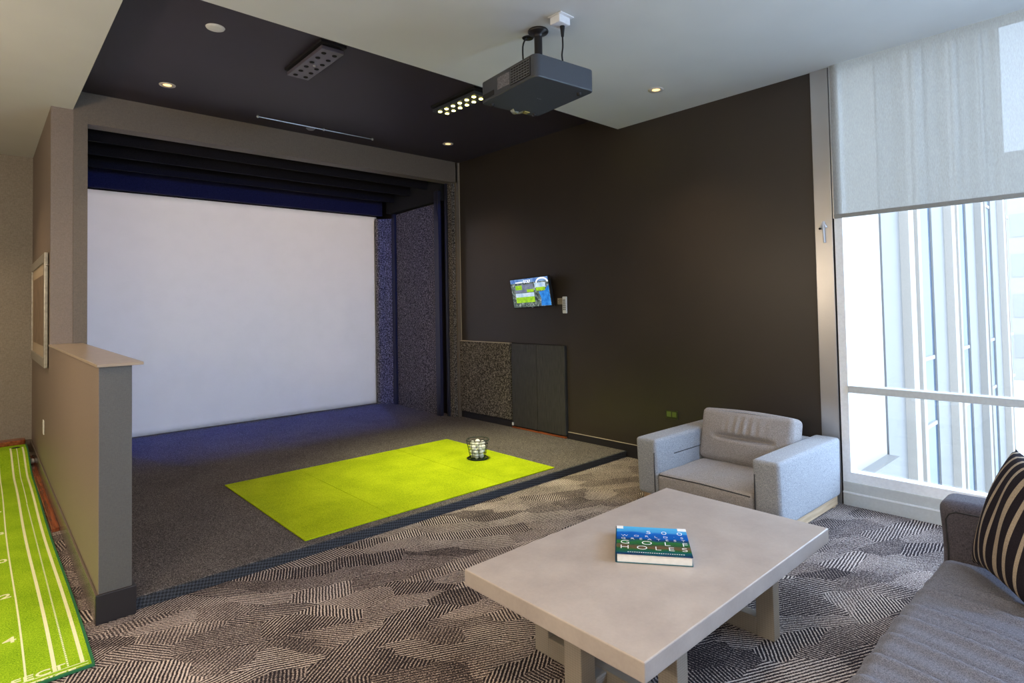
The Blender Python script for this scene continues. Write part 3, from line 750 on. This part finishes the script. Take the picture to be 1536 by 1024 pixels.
for x in (-Dp/2+.10, Dp/2-.07):
    for y in (-Wd/2+.045, Wd/2-.045): put(MB().box(-.02, .02, -.02, .02, 0, .013), 'foot', M['oak'], (x, y, 0), t, smooth=False)

# ------------------------------------------------------------------ coffee table
TX0, TX1, TY0, TY1, TZ = 1.395, 2.80, .998, 1.828, .383
t = empty('coffee_table', ((TX0+TX1)/2, (TY0+TY1)/2, 0)); tag(t, 'rectangular pale stone coffee table on woven loop legs in front of the armchair', 'coffee table')
under(t, bx('tabletop', M['stone'], TX0, TX1, TY0, TY1, TZ-.062, TZ, bevel=.004))
def loopY(xa, xb, ya, yb, z0, z1, w):
    return MB().box(xa, xb, ya, ya+w, z0, z1).box(xa, xb, yb-w, yb, z0, z1).box(xa, xb, ya+w, yb-w, z0, z0+w).box(xa, xb, ya+w, yb-w, z1-w, z1)
zb_ = TZ-.0625
under(t, loopY(1.68, 1.745, 1.075, 1.735, .001, zb_, .075).build('leg_frame', M['legweave'], bevel=.003))
under(t, loopY(2.412, 2.467, 1.082, 1.735, .001, zb_, .075).build('leg_frame', M['legweave'], bevel=.003))
xa, xb, ya, yb, w = 1.54, 2.60, 1.365, 1.445, .075
mb = MB().box(xa, xa+w, ya, yb, .001, zb_).box(xb-w, xb, ya, yb, .001, zb_)
for a, e_ in ((xa+w, 1.6795), (1.7455, 2.4115), (2.4675, xb-w)):
    mb.box(a, e_, ya, yb, .001, w).box(a, e_, ya, yb, zb_-w, zb_)
under(t, mb.build('cross_frame', M['legweave'], bevel=.003))

# book
bq = [Vector((x*1.0103, y*1.0103)) for x, y in ((1.836, 1.434), (2.009, 1.202), (2.243, 1.38), (2.064, 1.605))]
ang = math.atan2(-(1.434-1.202), (2.009-1.836)); bw = (bq[1]-bq[0]).length; bd = (bq[3]-bq[0]).length
t = empty('golf_book', (bq[0].x, bq[0].y, TZ+.0005), ang); tag(t, 'thick blue and green hardcover golf book lying on the coffee table', 'book')
def bookmat():
    m_, nt, b_ = nmat('book_cover_print'); b_.inputs['Roughness'].default_value = .25
    v = coords(nt); sx2 = nt.nodes.new('ShaderNodeSeparateXYZ'); L(nt, v, sx2.inputs[0])
    n = noise(nt, coords(nt, scale=(1, 3, 1)), 14, 4)
    f = math_(nt, 'ADD', math_(nt, 'DIVIDE', sx2.outputs[1], bd), math_(nt, 'MULTIPLY', math_(nt, 'SUBTRACT', n, .5), .22))
    c_ = ramp(nt, f, [(.0, (.005, .03, .10)), (.10, (.01, .10, .10)), (.17, (.02, .11, .03)), (.26, (.16, .08, .05)), (.34, (.02, .10, .04)), (.44, (.03, .16, .04)), (.52, (.01, .04, .16)), (.60, (.005, .10, .42)), (.74, (.01, .12, .50)), (.82, (.06, .34, .72)), (1, (.10, .48, .80))])
    L(nt, c_, b_.inputs['Base Color']); return m_
bm_ = bookmat(); bh = .036
MB().box(0, bw, 0, bd, bh-.003, bh).build('front_cover', bm_, t, bevel=.0012)
MB().box(0, bw, 0, bd, 0, .003).build('back_cover', M['wire'] if 0 else plain('teal_cover', (.01, .10, .13), .3), t, bevel=.0012)
MB().box(.004, bw-.004, .004, bd-.004, .003, bh-.003).build('pages', M['page'], t)
MB().box(-.004, 0, 0, bd, .001, bh-.001).build('spine', plain('dark_teal_spine', (.01, .06, .10), .3), t, bevel=.0015)
wm = plain('white_print', (.85, .88, .9), .5)
def bt(body, x0, x1, y, size, off=0.0):
    def wd_(me): xs = [v_.co.x for v_ in me.vertices]; return max(xs)-min(xs), min(xs)
    a_, b_ = wd_(text(body, size, .0003, 'LEFT', 1.15, 1.0, off))[0], wd_(text(body, size, .0003, 'LEFT', 1.15, 2.0, off))[0]
    me = text(body, size, .0003, 'LEFT', 1.15, 1+(x1-x0-a_)/(b_-a_), off)
    text_obj('cover_lettering', me, wm, t, Matrix.Translation((x0-wd_(me)[1], y, bh+.0004)))
bt('500', bw*.42, bw*.93, .213, .046, -.0010)
bt("WORLD'S", .020, bw*.93, .176, .025, -.0007)
bt('GREATEST', .020, bw*.95, .146, .025, -.0007)
bt('GOLF', .018, bw*.97, .099, .050, -.0010)
bt('HOLES', .018, bw*.95, .050, .050, -.0010)
MB().box(0, .028, bd-.030, bd, bh+.0002, bh+.0008).build('cover_corner', wm, t); MB().box(bw-.036, bw, bd-.030, bd, bh+.0002, bh+.0008).build('cover_corner', wm, t)
sp_ = MB(); 
for k in range(26): sp_.box(.045+k*.0085, .045+k*.0085+.005, .018, .0215, bh+.0002, bh+.0006)
sp_.build('cover_small_print', wm, t)

# ------------------------------------------------------------------ sofa
t = empty('sofa', (2.2, .12, 0)); tag(t, 'long charcoal tweed sofa at the window end with a striped pillow on it', 'sofa')
SX0, SX1 = 1.25, 3.10
def sofaseat(q, p, h):
    if p[2] > 0:
        x, y = p[0], p[1]
        for (cx_, sl, a_) in ((.55, .25, .006), (.40, .28, .009), (.22, .3, .007), (.10, .3, .008), (-.05, .32, .007), (-.2, .3, .008), (-.34, .3, .006)):
            d = x-cx_-sl*(y-.0)
            q.z += 2.6*a_*math.exp(-(d/.020)**2)*max(0, math.cos(y*2.6)) - a_*2.2*math.exp(-((d-.035)/.016)**2)*max(0, math.cos(y*2.6))
        q.z += .004*math.sin(x*7)
    return q
so = put(rbox((SX1-SX0-.004, .72, .185), .05, 110, (0, .012, .016), sofaseat), 'seat_cushion', M['sofa_fabric'], ((SX0+SX1)/2-2.2, .285-.12, .1925), t)
pp = MB().tube([((SX1-.03)-2.2, .648-.12+.004, .15), ((SX1-1.8)-2.2, .655-.12+.004, .15)], .0035, 6); put(pp, 'piping', M['seam'], (0, 0, 0), t)
for x0 in (SX1, SX0-.20):
    def sfn(q, p, h):
        u = (p[2]/h[2]+1)/2
        q.y -= .015*math.sin(u*PI)*(1 if p[1] > 0 else 0); return q
    o = put(rbox((.20, .94, .44), .045, 12, (.006, .004, .008), sfn), 'armrest', M['sofa_arm'], (x0+.10-2.2, .19-.12, .075+.22), t)
    xx = x0-.001-2.2 if x0 == SX1 else x0+.201-2.2
    sm = MB().tube([(xx+.0, .19-.12-.40, .478), (xx, .19-.12+.40, .478), (xx, .19-.12+.425, .465), (xx, .19-.12+.438, .44), (xx, .19-.12+.432, .30), (xx, .19-.12+.438, .12)], .003, 6)
    put(sm, 'seam', M['seam'], (-o.location.x, -o.location.y, -o.location.z), o)
put(rbox((SX1-SX0+.38, .22, .50), .05, 10, (0, .01, .008)), 'backrest', M['sofa_arm'], ((SX0+SX1)/2-2.2, -.19-.12, .075+.25), t)
put(MB().box(SX0-.17-2.2, SX1+.17-2.2, -.24-.12, .62-.12, .03, .085), 'wooden_plinth', M['oak'], (0, 0, 0), t, smooth=False)
for x in (SX0-.12, SX1+.12):
    for y in (-.2, .56): put(MB().box(-.025, .025, -.025, .025, 0, .031), 'foot', M['oak'], (x-2.2, y-.12, 0), t, smooth=False)

# pillow
def pillow(sz=.50, th=.20, n=36):
    b = bmesh.new(); G = {}
    for s_ in (1, -1):
        for i in range(n+1):
            for j in range(n+1):
                u, v = -1+2*i/n, -1+2*j/n
                edge = i in (0, n) or j in (0, n)
                k = (i, j, 0 if edge else s_)
                if k in G: continue
                pin = 1-.10*(1-abs(v)**2)*abs(u)**3; pin2 = 1-.10*(1-abs(u)**2)*abs(v)**3
                x = u*sz/2*(pin); y = v*sz/2*(pin2)
                z = s_*th/2*((1-u**2)*(1-v**2))**.42 if not edge else 0
                z += .004*math.sin(9*u+4*v)*(1-u*u)*(1-v*v)
                G[k] = b.verts.new((x, y, z))
    for s_ in (1, -1):
        for i in range(n):
            for j in range(n):
                q = []
                for (a, c_) in ((i, j), (i+1, j), (i+1, j+1), (i, j+1)):
                    e_ = a in (0, n) or c_ in (0, n); q.append(G[(a, c_, 0 if e_ else s_)])
                try: b.faces.new(q)
                except ValueError: pass
    m = MB(); m.b.free(); m.b = b; return m
o = pillow().build('throw_pillow', M['pillow'], smooth=True)
tag(o, 'black throw pillow with cream stripes leaning in the corner of the sofa', 'pillow')
PN = Vector((-.50, .80, .33)).normalized(); up = Vector((0, 0, 1)); px_ = up.cross(PN).normalized(); py_ = PN.cross(px_).normalized()
Rm = Matrix(((px_.x, py_.x, PN.x, 0), (px_.y, py_.y, PN.y, 0), (px_.z, py_.z, PN.z, 0), (0, 0, 0, 1)))
o.matrix_world = Matrix.Translation((2.87, .325, .54))@Rm

# ------------------------------------------------------------------ window wall
WB = -2.95
w = empty('window_1', (XR, 0, 0)); struct(w)
Yj = 1.462
under(w, bx('window_frame', M['window_white'], XR-.01, XR+.07, 1.405, Yj-.006, .16, ZC))
under(w, bx('window_frame', M['window_white'], XR-.01, XR+.07, WB, 1.405, .16, .225))
under(w, bx('window_rail', M['window_metal'], XR-.02, XR+.06, WB, 1.405, .765, .812, bevel=.003))
for y in (-.55, -2.9): under(w, bx('window_frame', M['window_white'], XR-.01, XR+.07, y, y+.06, .225, ZC))
under(w, bx('glass', M['glass'], XR+.045, XR+.051, WB, 1.405, .225, ZC))
struct(bx('trim_8', M['black'], XR-.004, XR+.05, Yj-.006, Yj+.006, 0, ZC))
struct(bx('trim_9', M['column'], XR-.012, XR+.10, Yj+.006, 1.585, 0, ZC, bevel=.004))
struct(bx('trim_10', M['window_metal'], XR-.016, XR+.10, WB, Yj-.006, .092, .160, bevel=.003))
struct(bx('trim_11', M['window_white'], XR-.022, XR+.10, WB, Yj-.006, .082, .092))
struct(bx('baseboard_window', M['window_metal'], XR-.020, XR+.10, WB, Yj-.006, 0, .082, bevel=.002))
struct(bx('wall_window_top', M['ceiling'], XR, XR+.16, WB-.1, 1.585, ZC, 3.4))
t = empty('window_hook', (XR-.012, 1.525, 1.9)); tag(t, 'small white latch hook on the grey metal column beside the window', 'hook')
under(t, MB().tube([(XR-.020, 1.545, 1.905), (XR-.020, 1.525, 1.945), (XR-.020, 1.505, 1.905)], .008, 8).build('bracket', M['white'], smooth=True))
under(t, MB().tube([(XR-.022, 1.525, 1.94), (XR-.022, 1.520, 1.80)], .0065, 8).build('lever', M['white'], smooth=True))
under(t, MB().box(XR-.020, XR-.0125, 1.515, 1.535, 1.90, 1.95).build('base', M['white']))
under(t, MB().lathe([(0, 0), (.008, 0), (.008, .004)], (0, 0, 0), 12).mat4(Matrix.Translation((XR-.030, 1.545, 1.90))@Matrix.Rotation(PI/2, 4, 'Y')).build('screw_hole', M['hole']))
# blind
t = empty('roller_blind', (XR-.03, 0, ZC)); tag(t, 'sheer grey roller blind covering the upper half of the tall window', 'blind')
under(t, bx('blind_fabric', M['blind'], XR-.031, XR-.029, -1.5, 1.446, 1.985, ZC-.001))
under(t, bx('hem_bar', plain('grey_hem', (.26, .26, .235), .5), XR-.036, XR-.024, -1.5, 1.448, 1.958, 1.986, bevel=.003))
under(t, bx('side_channel', M['chrome'], XR-.032, XR-.024, 1.449, 1.455, 1.96, ZC-.001))

# ------------------------------------------------------------------ outside
fac = {'panel': plain('pale_metal_cladding', (.165, .155, .142), .6, nz=.03, nscale=3), 'white': plain('white_cladding', (.30, .26, .215), .6),
       'joint': plain('deep_blue_joint', (.010, .030, .060), .5), 'glazing': plain('pale_blue_glazing', (.118, .134, .138), .35), 'cream': plain('off_white_cladding', (.23, .205, .175), .6)}
t = empty('neighbouring_building', (9, 2.5, -3)); tag(t, 'pale ribbed metal facade of the neighbouring wing seen through the window', 'building')
under(t, bx('white_wall', fac['white'], 4.75, 9.23, 2.5, 2.9, -3, 9))
mod = [(9.23, 9.33, 'joint', .03), (9.33, 10.22, 'panel', 0), (10.22, 10.50, 'white', -.12), (10.50, 10.82, 'panel', .02), (10.82, 10.88, 'white', -.10), (10.88, 11.05, 'panel', .02), (11.05, 11.17, 'white', -.06), (11.17, 12.08, 'glazing', .03)]
off = 0
for k in range(4):
    x0 = 9.23+2.87*k if k else 9.23
    fs = []
    for a, e_, kind, d in mod:
        nm = {'joint': 'shadow_joint', 'panel': 'cladding_panel', 'white': 'facade_fin', 'glazing': 'glazed_strip'}[kind]
        kk = kind
        if k >= 1 and kind == 'white': kk = 'white' if k % 2 else 'cream'
        top = 9
        under(t, bx(nm, fac[kk], x0+a-9.23, x0+e_-9.23, 2.5+d, 2.9, -3, top))
    for z in (-.75, .36, 3.5): under(t, bx('transom', fac['white'], x0+1.95, x0+2.84, 2.50, 2.60, z, z+.06))
under(t, bx('base_ledge', fac['panel'], 4.75, 9.23, 2.35, 2.5, -3, -.74))
g = bx('ground_outside', plain('bounce_paving', (.62, .62, .60), .8), 4.8, 60, -40, 40, -3.1, -3.0); struct(g)  # bright paving added to bounce skylight up to the ceiling
t = empty('distant_building', (40, 4, -3)); tag(t, 'distant pale building beyond the end of the ribbed facade', 'building')
under(t, bx('main_block', fac['cream'], 40, 46, -6, 12, -3, 9))
mb = MB()
for i in range(6):
    for j in range(5): mb.box(39.97, 40, -5+i*2.8, -3.6+i*2.8, -1.8+j*2.1, -.6+j*2.1)
under(t, mb.build('windows', plain('pale_windows', (.19, .175, .155), .5)))

# ------------------------------------------------------------------ light
wd = bpy.data.worlds.new('sky'); bpy.context.scene.world = wd; wd.use_nodes = True
bg = wd.node_tree.nodes['Background']; bg.inputs['Color'].default_value = (.60, .76, 1.0, 1); bg.inputs['Strength'].default_value = 9.0
def area(name, loc, rot, sx, sy, e, col=(1, 1, 1), portal=False):
    ld = bpy.data.lights.new(name, 'AREA'); ld.shape = 'RECTANGLE'; ld.size = sx; ld.size_y = sy; ld.energy = e; ld.color = col
    if portal: ld.cycles.is_portal = True
    o = bpy.data.objects.new(name, ld); C.objects.link(o); o.location = loc; o.rotation_euler = rot; return o
area('window_portal', (XR+.25, -.75, 1.6), (0, PI/2, 0), 2.9, 4.4, 1, portal=True)
# room lamps out of the frame: recessed lights in the white ceiling
def room_spot(x, y, e, col=WARM, sz=120):
    ld = bpy.data.lights.new('room_downlight', 'SPOT'); ld.energy = e; ld.color = col; ld.spot_size = math.radians(sz); ld.spot_blend = .8; ld.shadow_soft_size = .06
    o = bpy.data.objects.new('room_downlight', ld); C.objects.link(o); o.location = (x, y, ZC-.02)
for x, y, e in ((-.9, 1.6, 90), (-.9, 4.2, 90), (-.5, 6.6, 70), (.9, .9, 70), (1.0, 2.2, 60), (2.6, .3, 15), (-1.0, -1.2, 90), (2.2, -1.4, 15)): room_spot(x, y, e)

def fill_lamp(x, y, z, e, col, r=.15):  # unseen fill points, added to brighten the ceiling and walls
    ld = bpy.data.lights.new('fill_light', 'POINT'); ld.energy = e; ld.color = col; ld.shadow_soft_size = r
    o = bpy.data.objects.new('fill_light', ld); C.objects.link(o); o.location = (x, y, z)
fill_lamp(-1.6, .4, 1.75, 130, (1, .90, .74)); fill_lamp(-1.6, 4.0, 1.75, 100, (1, .80, .58)); fill_lamp(-.5, -1.8, 1.8, 105, (1, .94, .86)); fill_lamp(3.4, -1.8, 1.9, 230, (.38, .60, 1))  # added fills; the blue one deepens the daylight tint by the window
# projector beam: picture on the screen (warmer at the top), deep blue spill fading around it
ld = bpy.data.lights.new('projector_beam', 'SPOT'); ld.energy = 1; ld.spot_size = math.radians(104); ld.spot_blend = .05; ld.shadow_soft_size = .015
ld.use_nodes = True; nt = ld.node_tree; em = nt.nodes['Emission']
tc = nt.nodes.new('ShaderNodeTexCoord'); sp3 = nt.nodes.new('ShaderNodeSeparateXYZ'); L(nt, tc.outputs['Normal'], sp3.inputs[0])
az = math_(nt, 'ABSOLUTE', sp3.outputs[2]); u = math_(nt, 'DIVIDE', sp3.outputs[0], az); v = math_(nt, 'DIVIDE', sp3.outputs[1], az)
PL = Vector((2.45, 2.66, 2.64))
au = math_(nt, 'ABSOLUTE', u)
du = math_(nt, 'MAXIMUM', math_(nt, 'SUBTRACT', au, .366), 0)
dv = math_(nt, 'MAXIMUM', math_(nt, 'SUBTRACT', math_(nt, 'ABSOLUTE', math_(nt, 'ADD', v, .2675)), .2815), 0)
d = math_(nt, 'SQRT', math_(nt, 'ADD', math_(nt, 'MULTIPLY', du, du), math_(nt, 'MULTIPLY', dv, dv)))
inr = math_(nt, 'LESS_THAN', d, .0008)
fall = math_(nt, 'POWER', math_(nt, 'SUBTRACT', 1, math_(nt, 'DIVIDE', d, .34), None, True), 1.3)
cut = math_(nt, 'MULTIPLY', math_(nt, 'LESS_THAN', v, .062), math_(nt, 'SUBTRACT', 1, math_(nt, 'MULTIPLY', math_(nt, 'GREATER_THAN', v, .014), .90)))
cut = math_(nt, 'MULTIPLY', cut, math_(nt, 'LESS_THAN', au, .565))
cut = math_(nt, 'MULTIPLY', cut, math_(nt, 'SUBTRACT', 1, math_(nt, 'MULTIPLY', math_(nt, 'GREATER_THAN', du, 0), .62)))
t_ = math_(nt, 'MULTIPLY', v, -1.8)
pic = ramp(nt, t_, [(0, (1.0, .84, .78)), (.22, (.98, .85, .86)), (.5, (.86, .82, .93)), (1, (.74, .80, 1.0))])
mx = nt.nodes.new('ShaderNodeMix'); mx.data_type = 'RGBA'; L(nt, inr, mx.inputs[0]); mx.inputs[6].default_value = (.35, .85, 5.5, 1); L(nt, pic, mx.inputs[7])
L(nt, mx.outputs[2], em.inputs['Color'])
L(nt, math_(nt, 'MULTIPLY', math_(nt, 'MULTIPLY', fall, cut), 385), em.inputs['Strength'])
o = bpy.data.objects.new('projector_beam', ld); C.objects.link(o); o.location = PL
o.rotation_euler = (PI/2, 0, 0)

# ------------------------------------------------------------------ camera
th_f, th_cy = 873.4, 432.6
R_ = Vector((0.73776736, -0.67479255, -0.01882378)); U_ = Vector((-0.00592261, -0.03435403, 0.99939218)); F_ = Vector((0.67502907, 0.73720744, 0.02934181))
cd = bpy.data.cameras.new('camera'); cam = bpy.data.objects.new('camera', cd); C.objects.link(cam)
cam.matrix_world = Matrix(((R_.x, U_.x, -F_.x, 0), (R_.y, U_.y, -F_.y, 0), (R_.z, U_.z, -F_.z, 1.4), (0, 0, 0, 1)))
cd.sensor_width = 36; cd.lens = 36*th_f/1536; cd.shift_y = -(512-th_cy)/1536; cd.clip_start = .02
sc_ = bpy.context.scene; sc_.camera = cam
sc_.view_settings.view_transform = 'Standard'; sc_.view_settings.look = 'None'; sc_.view_settings.gamma = 1; sc_.view_settings.use_curve_mapping = False
sc_.view_settings.exposure = 0
